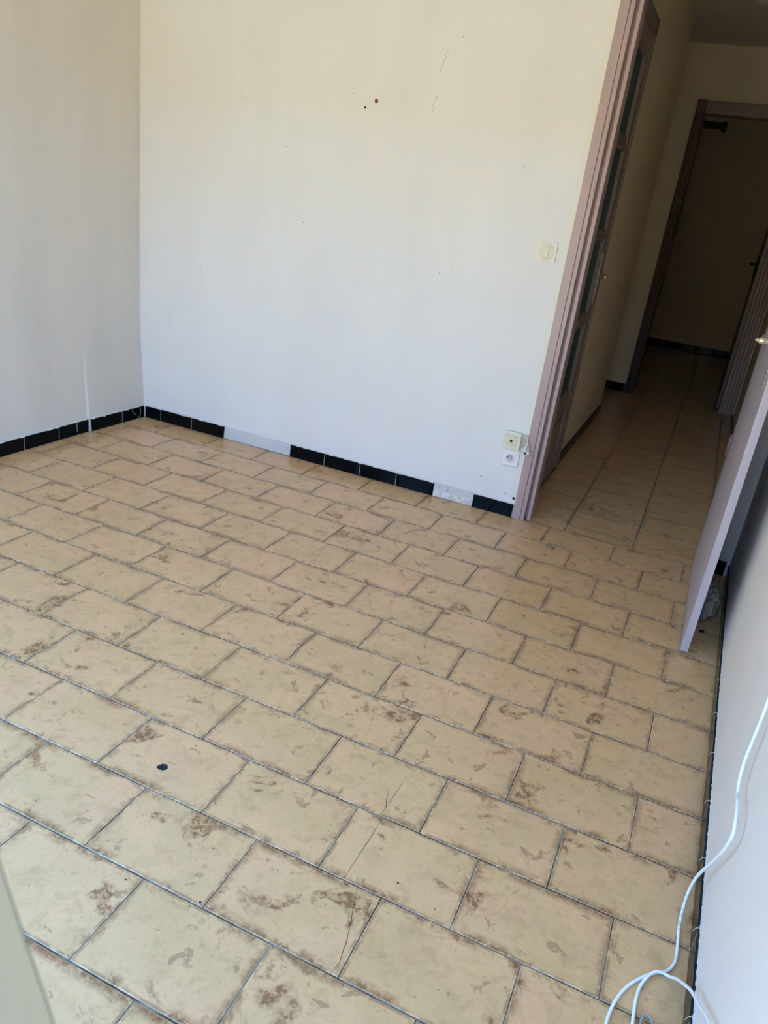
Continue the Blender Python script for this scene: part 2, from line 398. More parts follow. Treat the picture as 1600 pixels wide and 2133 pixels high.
def blot(name, x, y, r, mat, parent=floor, z=.0009, sx=1.0, n_=22):
    vs = [(x, y, z+.0003)]; 
    for i in range(n_):
        a = 2*math.pi*i/n_; rr = r*random.uniform(.84, 1.08); vs.append((x+math.cos(a)*rr*sx, y+math.sin(a)*rr, z))
    return link(name, mesh(name, vs, [(0, i+1, (i+1) % n_+1) for i in range(n_)]), mat, parent)
blot('chip', -.321, .277, .0118, 'hole', n_=34)
blot('chip', -.329, .272, .006, 'hole', n_=14)
for x, y, r in ((-.075, .135, .0022), (.31, .255, .0025), (-.02, .01, .003), (-.18, -.02, .0022), (-.30, .38, .002)): blot('chip', x, y, r, 'crack', n_=9)

# ------------------------------------------------------------------ walls
def grid(name, fn, us, vs_, mat, smooth=False, **k):
    V = [fn(u, v) for v in vs_ for u in us]; nu = len(us); F = []
    for b in range(len(vs_)-1):
        for a in range(nu-1): F.append((b*nu+a, b*nu+a+1, (b+1)*nu+a+1, (b+1)*nu+a))
    return link(name, mesh(name, V, F, smooth), mat, **k)
def lin(a, b, n_): return [a+(b-a)*i/n_ for i in range(n_+1)]
def slab(name, face, back, us, vs_, mat, **k):
    """closed wall: front grid face(u,v), flat back(u,v)"""
    nu, nv = len(us), len(vs_); V = [face(u, v) for v in vs_ for u in us]+[back(u, v) for v in vs_ for u in us]; n0 = nu*nv; F = []
    for b in range(nv-1):
        for a in range(nu-1):
            q_ = (b*nu+a, b*nu+a+1, (b+1)*nu+a+1, (b+1)*nu+a); F.append(q_); F.append(tuple(i+n0 for i in q_[::-1]))
    for a in range(nu-1):
        F.append((a, n0+a, n0+a+1, a+1)); t = (nv-1)*nu; F.append((t+a+1, n0+t+a+1, n0+t+a, t+a))
    for b in range(nv-1):
        F.append(((b+1)*nu, n0+(b+1)*nu, n0+b*nu, b*nu)); r_ = nu-1; F.append((b*nu+r_, n0+b*nu+r_, n0+(b+1)*nu+r_, (b+1)*nu+r_))
    bm = bmesh.new(); bv = [bm.verts.new(v) for v in V]
    for f in F: bm.faces.new([bv[i] for i in f])
    return link(name, bm_mesh(name, bm), mat, **k)
def wob(x, z, a=.0012): return a*noise.noise(Vector((x*2.3, z*2.3, 5.1)))
zs = lin(0, CEIL, 26)
wall_back = slab('wall_back', lambda u, v: (u, wby(u)+wob(u, v), v), lambda u, v: (u, 2.555, v), lin(-2.30, -.018, 24), zs, 'wall', kind='structure',
    label='off-white plaster back wall beside the doorway, cream above and bluish below')
slab('wall_back_right', lambda u, v: (u, 2.4575, v), lambda u, v: (u, 2.56, v), lin(.884, 1.02, 2), zs, 'wall', kind='structure',
    label='narrow strip of back wall hidden behind the open lilac door')
box('wall_back_top', -.02, .884, 2.4577, 2.555, 2.245, CEIL, 'wall', kind='structure', label='wall piece above the room doorway')
slab('wall_left', lambda u, v: (wlx(u, v)+wob(u, v), u, v), lambda u, v: (-2.40, u, v), lin(-.90, 2.0, 16)+[2.030, 2.042]+lin(2.1, 2.50, 4), zs[:1]+[.03, .06]+zs[1:], 'wall_left', kind='structure',
    label='greyish left wall with patched plaster above the skirting')
slab('wall_right', lambda u, v: (wrx(u)+wob(u, v, .001), u, v), lambda u, v: (1.02, u, v), lin(-.90, 2.52, 16), zs, 'wall_right', kind='structure',
    label='bright bluish-white right wall behind the open door')
# window wall behind the camera: opening x -1.30 .. .80
wf = box('wall_front', -2.35, -1.90, YW1, YW0, 0, CEIL, 'wall', kind='structure', label='wall beside the balcony opening behind the viewer')
box('pier', .80, .99, YW1, YW0, 0, CEIL, 'wall', wf); box('lintel', -1.90, .80, YW1, YW0, 2.4, CEIL, 'wall', wf)
ceiling = box('ceiling', -2.40, 1.35, -.90, 9.3, CEIL, CEIL+.12, 'ceiling', kind='structure', label='plain painted ceiling over room and corridor')
# corridor
wh = box('wall_hall_left', -.12, -.012, 3.405, 4.99, 0, CEIL, 'wall_hall', kind='structure', label='dim yellowish corridor wall beyond the glazed door')
box('lintel', -.12, -.012, 2.556, 3.405, 2.225, CEIL, 'wall_hall', wh)
slab('wall_hall_right', lambda u, v: (.945, u, v), lambda u, v: (1.02, u, v), lin(2.52, 5.93, 4), lin(0, CEIL, 2), 'wall_hall', kind='structure', label='corridor wall on the right, hidden behind the open door')
we = box('wall_hall_end', -1.0, .055, HALL_Y1, HALL_Y1+.10, 0, CEIL, 'wall_hall', kind='structure', label='end wall of the corridor around the far doorway')
box('wall_piece', .935, 1.25, HALL_Y1, HALL_Y1+.10, 0, CEIL, 'wall_hall', we); box('wall_piece', .055, .935, HALL_Y1, HALL_Y1+.10, 2.235, CEIL, 'wall_hall', we)
box('wall_hall_recess', -1.10, -1.0, 4.99, 6.03, 0, CEIL, 'wall_hall', kind='structure', label='side wall of the dark recess at the corridor end')
box('wall_hall_recess_near', -1.0, -.12, 4.91, 4.99, 0, CEIL, 'wall_hall', kind='structure', label='near wall of the dark corridor recess')
# dark rooms behind the glazed door and at the far end
sr = box('wall_side_room', -1.3, -1.2, 2.555, 4.99, 0, CEIL, 'wall_hall', kind='structure', label='wall of the dark room seen through the glazed door')
box('wall_far', -1.2, 1.35, 9.10, 9.2, 0, CEIL, 'wall_hall', kind='structure', label='far room wall seen through the end doorway')
box('wall_far_left', -1.2, -1.1, 6.03, 9.1, 0, CEIL, 'wall_hall', kind='structure', label='left wall of the far room'); box('wall_far_right', 1.25, 1.35, 6.03, 9.1, 0, CEIL, 'wall_hall', kind='structure', label='right wall of the far room')

# ---- marks on the back wall
def disc(name, x, z, r, mat, y=None, h=.0012, parent=wall_back, sz=1.0, n_=14):
    yy = wby(x)+wob(x, z)-.0002 if y is None else y
    vs = [(x, yy-h, z)]
    for i in range(n_):
        a = 2*math.pi*i/n_; rr = r*random.uniform(.9, 1.08); vs.append((x+math.cos(a)*rr, yy-h*.7, z+math.sin(a)*rr*sz))
    for i in range(n_): vs.append((vs[i+1][0], yy+.0015, vs[i+1][2]))
    f = [(0, i+1, (i+1) % n_+1) for i in range(n_)]+[(i+1, n_+i+1, n_+(i+1) % n_+1, (i+1) % n_+1) for i in range(n_)]
    return link(name, mesh(name, vs, f), mat, parent)
disc('wall_plug', -.958, 1.681, .0085, 'red'); disc('nail_hole', -1.007, 1.651, .0048, 'hole')
for x, z, r in ((-.204, .158, .003), (-.032, .092, .007), (-.075, .105, .003), (-1.26, 1.15, .002), (-1.38, 1.46, .002), (-1.07, 1.70, .0018), (-.61, 1.94, .002), (-.56, 1.03, .002)): disc('nail_hole', x, z, r, 'hole', n_=9)
dots = bmesh.new()
for (x0, z0, x1, z1, n_) in ((-.668, 1.885, -.690, 1.805, 9), (-.687, 1.725, -.702, 1.655, 8)):
    for i in range(n_):
        t = i/(n_-1); x = x0+(x1-x0)*t+random.uniform(-.004, .004); z = z0+(z1-z0)*t; y = wby(x)+wob(x, z)
        box_into(dots, x-.0011, x+.0011, y-.0006, y+.001, z-.003, z+.003)
dt = link('pencil_dots', bm_mesh('pencil_dots', dots), 'pencil', wall_back); dt['kind'] = 'stuff'

# plaster patches where skirting tiles are missing
def patch(name, x0, x1, z1, mat, proud, parent, ztop=None, jag=.004):
    nx = 26; V = []; F = []
    for i in range(nx+1):
        x = x0+(x1-x0)*i/nx; zt = (ztop(x) if ztop else z1)+jag*noise.noise(Vector((x*40, 3, 0)))
        for k_, z in enumerate((.0, zt*.35, zt*.7, zt)):
            V.append((x, wby(x)+wob(x, z)-proud-(.002*noise.noise(Vector((x*60, z*60, 1))) if k_ < 3 else -proud*.9), z))
    for i in range(nx):
        for k_ in range(3): a = i*4+k_; F.append((a, a+4, a+5, a+1))
    return link(name, mesh(name, V, F), mat, parent)
patch('plaster_patch', -1.628, -1.226, .064, 'patch', .0025, wall_back, lambda x: .066-.03*max(0, (x+1.42))/.2*0)
patch('plaster_patch', -.423, -.223, .070, 'patch', .002, wall_back)
patch('plaster_patch', -.4235, -.2225, .036, 'rough_plaster', .0045, wall_back, lambda x: .034+.03*max(0, 1-abs(x+.4235)/.02)+.028*max(0, 1-abs(x+.2225)/.018), .007)
box('crack', -.352, -.3505, wby(-.35)-.0035, wby(-.35), .040, .066, 'crack', wall_back); box('crack', -.398, -.397, wby(-.35)-.0035, wby(-.35), .046, .060, 'crack', wall_back)
prism('paint_flake', [(-.372, .0665), (-.350, .0645), (-.349, .050), (-.354, .060)], wby(-.35)-.0055, wby(-.35)-.003, 'patch', wall_back, axis='y')

# ------------------------------------------------------------------ skirting tiles
def skirt_tile(parent, a, b, P, h=.064, dep=.008, mat='black', jag=True):
    """a..b along the wall; P(t, d, z) -> world point, d = depth behind the face"""
    n_ = 10; V = []; F = []; ch = .0012
    for i in range(n_+1):
        t = a+(b-a)*i/n_; zt = h+(.0010*noise.noise(Vector((t*50, 1, 2))) if jag else 0)
        e_ = ch if i in (0, n_) else 0
        V += [P(t, e_, 0), P(t, e_, zt-ch), P(t, ch+e_*.3, zt), P(t, dep, zt+.0004)]
    for i in range(n_):
        for k_ in range(3): q_ = i*4+k_; F.append((q_, q_+4, q_+5, q_+1))
    F.append((0, 1, 2, 3)); e0 = n_*4; F.append((e0+3, e0+2, e0+1, e0))
    me = mesh('tile', V, F); me.materials.append(M[mat]); me.materials.append(M['black_matte'])
    for i, pf in enumerate(me.polygons):
        if i < n_*3 and i % 3 == 2: pf.material_index = 1
    o = bpy.data.objects.new('tile', me); C.objects.link(o); o.parent = parent
    return o
def backing(name, P, a, b, h, label):
    n_ = 12; V = []; F = []
    for i in range(n_+1):
        t = a+(b-a)*i/n_; V += [P(t, .0012, 0), P(t, .0012, h-.001), P(t, .0082, h-.001), P(t, .0082, 0)]
    for i in range(n_):
        for k_ in range(4): q_ = i*4; F.append((q_+k_, q_+4+k_, q_+4+(k_+1) % 4, q_+(k_+1) % 4))
    F += [(3, 2, 1, 0), tuple(n_*4+k_ for k_ in range(4))]
    return V, F
def baseboard(name, label, P, spans, h=.064, g=.0014):
    """spans: lists of joint positions; each span is a run of tiles"""
    V = []; F = []
    for js in spans:
        v, f = backing('g', P, js[0]+.001, js[-1]-.001, h-.002, ''); o_ = len(V); V += v; F += [tuple(i+o_ for i in x) for x in f]
    bm = bmesh.new(); bv = [bm.verts.new(v) for v in V]
    for f in F: bm.faces.new([bv[i] for i in f])
    base = link(name, bm_mesh(name, bm), 'white_grout', kind='structure', label=label)
    for js in spans:
        for a, b in zip(js[:-1], js[1:]): skirt_tile(base, a+(g/2 if a != js[0] else 0), b-(g/2 if b != js[-1] else 0), P, h)
    return base
bb = baseboard('baseboard_back', 'black glazed skirting tiles with gaps along the back wall', lambda t, d, z: (t, by(t)+d, z),
    [[-2.150, -2.045, -1.840, -1.632], [-1.223, -1.023, -.822, -.623, -.4246], [-.221, -.024]])
br = baseboard('baseboard_back_right', 'black skirting tile behind the open lilac door', lambda t, d, z: (t, 2.449+d, z), [[.888, .928]])
bl = baseboard('baseboard_left', 'black glazed skirting tiles along the left wall, some cracked', lambda t, d, z: (lx(t)-d, t, z),
    [[-.74, -.44, -.24, -.04, .17, .375, .58, .785, .99, 1.2, 1.41, 1.625, 1.836, 2.030], [2.044, 2.263, 2.432]])
rb = baseboard('baseboard_right', 'black glossy skirting tiles along the right wall with white grout slivers', lambda t, d, z: (rx_(t)+d, t, z),
    [[-.62, -.415, -.21, -.005, .20, .408, .615, .822, 1.03, 1.236, 1.44, 1.645, 1.85, 2.055, 2.26, 2.446]], .057)
hb = baseboard('baseboard_hall_left', 'black skirting tiles along the left corridor wall', lambda t, d, z: (-.003-d, t, z), [[3.41, 3.50, 3.70, 3.905, 4.11, 4.315, 4.52, 4.73, 4.93, 4.985]])
he = baseboard('baseboard_hall_end', 'short black skirting tile on the corridor end wall', lambda t, d, z: (t, 5.921+d, z), [[-.9, -.7, -.5, -.3, -.085, .055]], .07)
fb = baseboard('baseboard_far', 'black skirting across the far room wall', lambda t, d, z: (t, 9.091+d, z), [[-1.1, -.9, -.7, -.5, -.3, -.1, .1, .3, .5, .7, .9, 1.1, 1.24]], .085)
# painted cracks / worn edges on the left tiles
def streak(name, parent, pts, r, mat): return link(name, tube_mesh(name, pts, r, 5, 3)[0], mat, parent)
streak('grout_streak', bl, [(lx(1.951)+.0004, 1.951, .062), (lx(1.951)+.0004, 1.950, .04), (lx(1.951)+.0004, 1.952, .018)], .0009, 'white_grout')
streak('grout_streak', bl, [(lx(2.40)+.0004, 2.398, .060), (lx(2.40)+.0004, 2.402, .035), (lx(2.40)+.0004, 2.395, .012), (lx(2.38)+.0006, 2.375, .003)], .0008, 'white_grout')
streak('grout_streak', bl, [(lx(2.35)+.0004, 2.335, .058), (lx(2.35)+.0004, 2.352, .034), (lx(2.36)+.0004, 2.372, .024)], .0007, 'white_grout')
streak('grout_streak', bl, [(lx(2.43)+.003, 2.4325, .064), (lx(2.43)+.004, 2.4328, .03), (lx(2.43)+.003, 2.4326, .004)], .0026, 'white_grout')
streak('grout_streak', bl, [(lx(2.02)-.002, 2.037, .068), (lx(2.02)-.001, 2.037, .03), (lx(2.02)-.001, 2.037, .002)], .005, 'patch')
# ragged paint edge sitting on top of the tiles
def ragged(name, P, a, b, h, parent, mat='white_grout', up=.006, low=.0025):
    n_ = int(abs(b-a)/.008)+2; V = []; F = []
    for i in range(n_+1):
        t = a+(b-a)*i/n_; zz = h-low*max(0, noise.noise(Vector((t*70, 8, h)))*1.6)-.0004
        dd = .0012+.006*abs(noise.noise(Vector((t*45, 2, 1))))
        V += [P(t, -.0007, zz), P(t, -.0006, h+.0008), P(t, dd, h+.0016), P(t, .0088, h+up)] if noise.noise(Vector((t*25, 4, 4))) > .15 else [P(t, .004, h+.0004), P(t, .0045, h+.001), P(t, .0065, h+.0016), P(t, .0088, h+up)]
    for i in range(n_):
        for k_ in range(3): q_ = i*4+k_; F.append((q_, q_+4, q_+5, q_+1))
    return link(name, mesh(name, V, F), mat, parent)
PB = lambda t, d, z: (t, by(t)+d, z); PL = lambda t, d, z: (lx(t)-d, t, z); PR = lambda t, d, z: (rx_(t)+d, t, z)
for a, b in ((-2.148, -1.632), (-1.223, -.4246), (-.221, -.024)): ragged('paint_edge', PB, a, b, .064, bb)
ragged('paint_edge', PL, 1.2, 2.03, .064, bl); ragged('paint_edge', PL, 2.046, 2.43, .064, bl, up=.008, low=.004)
n_ = 260; V = []; F = []
for i in range(n_+1):
    t = .0+1.95*i/n_; dd = .0045+.0022*noise.noise(Vector((t*80, 1, 7))); V += [PR(t, dd, .0585), PR(t, dd+.0003, .0615), PR(t, .0066, .072)]
for i in range(n_):
    for k_ in range(2): q_ = i*3+k_; F.append((q_, q_+3, q_+4, q_+1))
link('paint_edge', mesh('paint_edge', V, F), 'white_grout', rb)
for t in (.20, .408, .615, .822, 1.03, 1.236, 1.44):
    streak('grout_sliver', rb, [PR(t, .006, .060), PR(t+.002, .001, .0635), PR(t-.001, -.005, .0615), PR(t-.004, -.0085, .055)], lambda s_: .0007*(1-.6*s_), 'plastic_white')

# ------------------------------------------------------------------ door frames (trims)
HEAD = 2.20
t1 = empty('trim_1', (-.02, 2.45, 0), kind='structure', label='lilac-grey moulded door frame at the end of the back wall')
prof = [(-.020, 2.555), (-.020, 2.452), (-.0185, 2.4495), (.015, 2.4495), (.0165, 2.4510), (.0168, 2.456), (.0188, 2.456), (.0192, 2.4510), (.0207, 2.4495), (.0345, 2.4495), (.0360, 2.4515),
        (.0362, 2.490), (.0455, 2.490), (.0460, 2.4745), (.0475, 2.4730), (.0605, 2.4730), (.0620, 2.4745), (.0620, 2.560), (-.0118, 2.5599)]
def as_part(o, par):
    o.parent = par; o.matrix_parent_inverse = Matrix.Translation(-Vector(par.location)); return o
as_part(prism('jamb', prof, 0, HEAD, 'lilac'), t1)
pr = [(.850+(.850-x), y) for x, y in prof]; pr = [(x-.010+.012, y) for x, y in pr]
pr = [(.884-(x+.020), y) for x, y in prof]
as_part(prism('jamb', pr[::-1], 0, HEAD, 'lilac'), t1)
as_part(box('head', -.02, .884, 2.4495, 2.56, HEAD, HEAD+.05, 'lilac', bev=.002), t1)
sk = as_part(box('strike_plate', .0195, .0300, 2.4465, 2.4520, 1.442, 1.468, 'lilac', bev=.0008), t1)
as_part(box('notch', .0345, .0385, 2.4485, 2.4515, 1.075, 1.098, 'crack'), t1)
for z_, x_ in ((.457, .004), (.37, .026)): as_part(box('paint_chip', x_, x_+.0025, 2.4488, 2.4497, z_, z_+.006, 'plastic_white'), t1)

# glazed door shut in the left corridor wall
FX = -.001    # face of stiles
d2 = empty('door_2', (FX, 2.6, 0), kind='structure', label='glazed lilac-brown door with four stacked panes in the left corridor wall')
Y0, Y1, DH = 2.575, 3.362, 2.150
pz = [(.467, .830), (.886, 1.249), (1.287, 1.660), (1.703, 2.057)]
def dpart(name, *a, **k): return as_part(box(name, *a, **k), d2)
dpart('stile', FX-.035, FX, Y0, Y0+.095, .012, DH, 'hall_trim', bev=.003); dpart('stile', FX-.035, FX, Y1-.10, Y1, .012, DH, 'hall_trim', bev=.003)
rails = [(.012, .13)]+[(.36, pz[0][0])]+[(a[1], b[0]) for a, b in zip(pz[:-1], pz[1:])]+[(pz[3][1], DH)]
for a, b in rails: dpart('rail', FX-.034, FX-.001, Y0+.095, Y1-.10, a, b, 'hall_trim', bev=.004)
dpart('bottom_panel', FX-.028, FX-.011, Y0+.09, Y1-.095, .125, .365, 'hall_trim', bev=.006)
dpart('panel_moulding', FX-.012, FX-.003, Y0+.14, Y1-.145, .165, .325, 'hall_trim', bev=.005)
for a, b in pz:
    dpart('pane', FX-.020, FX-.016, Y0+.092, Y1-.097, a-.003, b+.003, 'glass')
    bm = bmesh.new()
    for (ya, yb, za, zb) in ((Y0+.095, Y1-.10, a, a+.010), (Y0+.095, Y1-.10, b-.010, b), (Y0+.095, Y0+.105, a, b), (Y1-.110, Y1-.10, a, b)): box_into(bm, FX-.0155, FX-.005, ya, yb, za, zb)
    as_part(link('glazing_bead', bm_mesh('glazing_bead', bm), 'hall_trim'), d2)
pt = as_part(box('handle_plate', FX-.001, FX+.005, Y1-.062, Y1-.022, .93, 1.185, 'steel', bev=.002), d2)
hp = lathe_mesh('lever', [(0, .009), (.022, .009), (.030, .011)], (FX+.004, Y1-.042, 1.075), (1, 0, 0)); as_part(link('lever_neck', hp, 'brass'), d2)
as_part(link('lever', lathe_mesh('lever', [(0, .006), (.01, .0095), (.055, .011), (.085, .0095), (.10, .012), (.108, .006)], (FX+.034, Y1-.040, 1.075), (0.12, -1, 0)), 'brass'), d2)
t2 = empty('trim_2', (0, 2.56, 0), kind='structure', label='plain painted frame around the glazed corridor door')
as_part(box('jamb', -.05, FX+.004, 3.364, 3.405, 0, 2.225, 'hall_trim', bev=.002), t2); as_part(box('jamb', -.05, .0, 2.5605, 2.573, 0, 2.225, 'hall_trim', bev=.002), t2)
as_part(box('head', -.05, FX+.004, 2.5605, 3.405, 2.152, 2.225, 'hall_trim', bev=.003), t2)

# lilac leaf standing open into the room, close to the right wall
d1 = empty('door_1', (.80, 1.646, .012), kind='structure', label='pale lilac flush door standing open beside the right wall')
LX0 = .7985; TH = .0262
def leaf_part(o): return as_part(o, d1)
leaf_part(box('leaf', LX0, LX0+TH, 1.648, 2.446, .012, 2.165, 'lilac_pale', bev=.0015, seg=2))
leaf_part(box('handle_plate', LX0-.004, LX0-.0002, 1.728, 1.768, .930, 1.170, 'steel', bev=.0015))
for z_ in (.945, 1.155): leaf_part(link('screw', lathe_mesh('screw', [(0, .004), (.0012, .0035)], (LX0-.004, 1.748, z_), (-1, 0, 0), 10), 'brass'))
leaf_part(link('lever_neck', lathe_mesh('lever_neck', [(0, .013), (.005, .013), (.007, .0085), (.030, .0085), (.033, .0105), (.044, .0105), (.047, .0085), (.060, .002)], (LX0-.004, 1.748, 1.068), (-1, 0, 0)), 'brass'))
leaf_part(link('lever', lathe_mesh('lever', [(0, .007), (.03, .0085), (.075, .0095), (.098, .0075), (.106, .003)], (LX0-.036, 1.750, 1.068), (0, 1, 0.03)), 'brass'))
leaf_part(box('lock_plate', LX0+.004, LX0+.020, 1.6468, 1.6482, .96, 1.17, 'steel'))
for z_ in (.52, 1.40, 1.95): leaf_part(link('hinge', lathe_mesh('hinge', [(0, .006), (.09, .006)], (LX0-.005, 2.4445, z_), (0, 0, 1), 12), 'dark_trim'))
leaf_part(box('chip', LX0-.0006, LX0+.0002, 2.28, 2.286, .305, .311, 'crack'))

# end doorway of the corridor
t3 = empty('trim_3', (.1, 5.92, 0), kind='structure', label='ribbed lilac-grey architrave around the far doorway')
def ribs(x0, x1, flip=False):
    P_ = [(x0, 5.93), (x0, 5.905)]; n_ = 4; w_ = (x1-x0)/n_
    for i in range(n_):
        a = x0+i*w_; P_ += [(a+w_*.12, 5.897), (a+w_*.5, 5.893), (a+w_*.86, 5.897), (a+w_, 5.906)]
    P_ += [(x1, 5.93)]; return P_
as_part(prism('architrave', ribs(.828, .932)[::-1], .0, 2.24, 'lilac_pale'), t3)
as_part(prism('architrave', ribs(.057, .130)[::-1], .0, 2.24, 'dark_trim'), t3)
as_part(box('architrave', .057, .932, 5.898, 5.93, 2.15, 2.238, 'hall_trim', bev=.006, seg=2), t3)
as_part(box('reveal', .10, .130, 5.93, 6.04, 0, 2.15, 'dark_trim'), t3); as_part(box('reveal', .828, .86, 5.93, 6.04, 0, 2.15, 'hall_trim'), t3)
as_part(box('reveal', .10, .86, 5.93, 6.04, 2.15, 2.17, 'hall_trim'), t3)
d3 = empty('door_3', (.80, 6.05, 0), kind='structure', label='dark brown far door standing open beyond the end doorway')
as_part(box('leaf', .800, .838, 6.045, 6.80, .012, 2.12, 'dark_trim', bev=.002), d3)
as_part(box('handle_plate', .794, .7999, 6.70, 6.74, 1.02, 1.22, 'black_matte', bev=.001), d3)
as_part(link('lever', lathe_mesh('lever', [(0, .009), (.03, .009), (.04, .013), (.048, .008)], (.797, 6.715, 1.14), (-1, 0, 0), 12), 'black'), d3)
as_part(link('lever_grip', lathe_mesh('lever_grip', [(0, .008), (.10, .010), (.108, .004)], (.757, 6.712, 1.14), (0, -1, 0), 12), 'black'), d3)

# ------------------------------------------------------------------ things on the back wall
def bevel_plate(name, x0, x1, z0, z1, yf, yb, mat, parent, bev=.004, seg=3):
    return as_part(box(name, x0, x1, yf, yb, z0, z1, mat, bev=bev, seg=seg), parent)
wy = wby(-.09)
an = empty('antenna_socket', (-.088, wy, .369), label='cream surface-mounted aerial socket with yellowed insert, above the power socket', cat='socket')
bevel_plate('back_box', -.124, -.050, .330, .409, wy-.020, wy+.002, 'plastic', an, .003)
bevel_plate('frame', -.127, -.048, .3275, .4115, wy-.030, wy-.019, 'plastic', an, .004)
bevel_plate('insert', -.114, -.062, .343, .396, wy-.0325, wy-.028, 'yellowed', an, .002)
as_part(link('port', lathe_mesh('port', [(0, .0066), (.0006, .0064)], (-.090, wy-.0325, .369), (0, -1, 0)), 'hole'), an)
as_part(link('port_ring', lathe_mesh('port_ring', [(0, .018), (.0008, .0172)], (-.085, wy-.0316, .367), (0, -1, 0), 28), 'yellowed'), an)
ps = empty('power_socket', (-.084, wy, .284), label='white power socket with round recess and earth pin, just above the skirting', cat='socket')
bevel_plate('frame', -.1245, -.0435, .2435, .3245, wy-.011, wy+.002, 'plastic_white', ps, .005)
bevel_plate('insert', -.109, -.061, .261, .309, wy-.0135, wy-.009, 'plastic_white', ps, .0012, 1)
as_part(link('recess_rim', lathe_mesh('recess_rim', [(0, .0215), (.0016, .0210), (.0018, .0185), (.0004, .0180)], (-.085, wy-.0133, .285), (0, -1, 0), 32), 'plastic_white'), ps)
as_part(link('recess', lathe_mesh('recess', [(0, .0182), (.0007, .0180)], (-.085, wy-.0131, .285), (0, -1, 0), 32), 'patch'), ps)
for x_, z_ in ((-.094, .286), (-.0765, .286)): as_part(link('pin_hole', lathe_mesh('pin_hole', [(0, .0029), (.0004, .0027)], (x_, wy-.0139, z_), (0, -1, 0), 12), 'hole'), ps)
as_part(link('earth_pin', lathe_mesh('earth_pin', [(0, .0027), (.010, .0027), (.012, .0015)], (-.085, wy-.0137, .2955), (0, -1, 0), 12), 'steel'), ps)
ls = empty('light_switch', (-.107, wy, 1.19), label='cream light switch plate with narrow rocker near the door frame', cat='switch')
bevel_plate('plate', -.148, -.066, 1.150, 1.230, wy-.007, wy+.002, 'plastic', ls, .0015, 2)
bevel_plate('rocker_frame', -.1175, -.0965, 1.1665, 1.2155, wy-.0078, wy-.006, 'yellowed', ls, .0006)
bevel_plate('rocker', -.1155, -.0985, 1.1690, 1.2110, wy-.0115, wy-.006, 'plastic', ls, .002, 2)
as_part(link('round_moulding', lathe_mesh('round_moulding', [(0, .034), (.0006, .0333)], (-.107, wy-.0068, 1.19), (0, -1, 0), 36), 'plastic'), ls)

# short cream lead with a small plug, hanging beside the aerial socket
cl = empty('aerial_lead', (-.04, wy, .37), label='short bent cream lead with a small plug hanging by the door frame', cat='cable')
p_ = [(-.052, wy-.012, .338), (-.040, wy-.010, .352), (-.026, wy-.014, .376), (-.022, wy-.014, .392)]
me, _ = tube_mesh('lead', p_, .0022, 8, 5); as_part(link('lead', me, 'cream_cable'), cl)
me, _ = tube_mesh('lead', [(-.040, wy-.006, .345), (-.036, wy-.010, .375), (-.034, wy-.014, .400), (-.031, wy-.019, .407), (-.027, wy-.023, .402), (-.018, wy-.026, .382), (-.010, wy-.028, .362), (-.006, wy-.028, .348)], .0027, 8, 6); as_part(link('lead', me, 'cream_cable'), cl)
as_part(link('strain_relief', lathe_mesh('strain_relief', [(0, .0030), (.004, .0042), (.008, .0034), (.012, .0044)], (-.0062, wy-.028, .350), (.05, 0, -1), 12), 'cream_cable'), cl)
as_part(box('plug', -.0125, .0035, wy-.034, wy-.024, .322, .339, 'cream_cable', bev=.002, seg=2), cl)
as_part(box('plug_tip', -.023, -.0125, wy-.033, wy-.0265, .3235, .3315, 'hole', bev=.0006), cl)

# ------------------------------------------------------------------ white coaxial cable
cc = empty('coaxial_cable', (.88, .40, 0), label='thick white cable running down the right wall and looping on the floor', cat='cable')
R_ = .0032
pts = [(.896, .50, 1.30), (.893, .56, 1.0), (.8945, .56, .74), (.8935, .523, .524), (.892, .518, .405), (.892, .480, .361), (.890, .430, .367), (.8885, .372, .352), (.888, .372, .318), (.887, .400, .262), (.886, .436, .208), (.885, .466, .162), (.883, .496, .110), (.881, .508, .062),
       (.879, .494, .028), (.877, .452, .009), (.878, .404, .0045), (.876, .360, .0042), (.862, .330, .0042), (.842, .314, .0050), (.8200, .293, .0042), (.797, .262, .0040), (.781, .228, .0040), (.770, .185, .0040), (.767, .140, .0042), (.772, .080, .0045), (.79, .045, .0045), (.806, .06, .0045),
       (.812, .11, .0045), (.812, .185, .0045), (.8125, .240, .0045), (.820, .278, .0065), (.836, .306, .0120), (.852, .314, .0125), (.866, .312, .0130), (.8725, .284, .045), (.878, .250, .078), (.884, .202, .121), (.888, .131, .173), (.889, .056, .231), (.887, -.04, .26), (.883, -.14, .17), (.876, -.23, .03), (.86, -.40, .0045)]
me, path = tube_mesh('sheath', pts, R_, 12, 7)
as_part(link('sheath', me, 'cable'), cc)
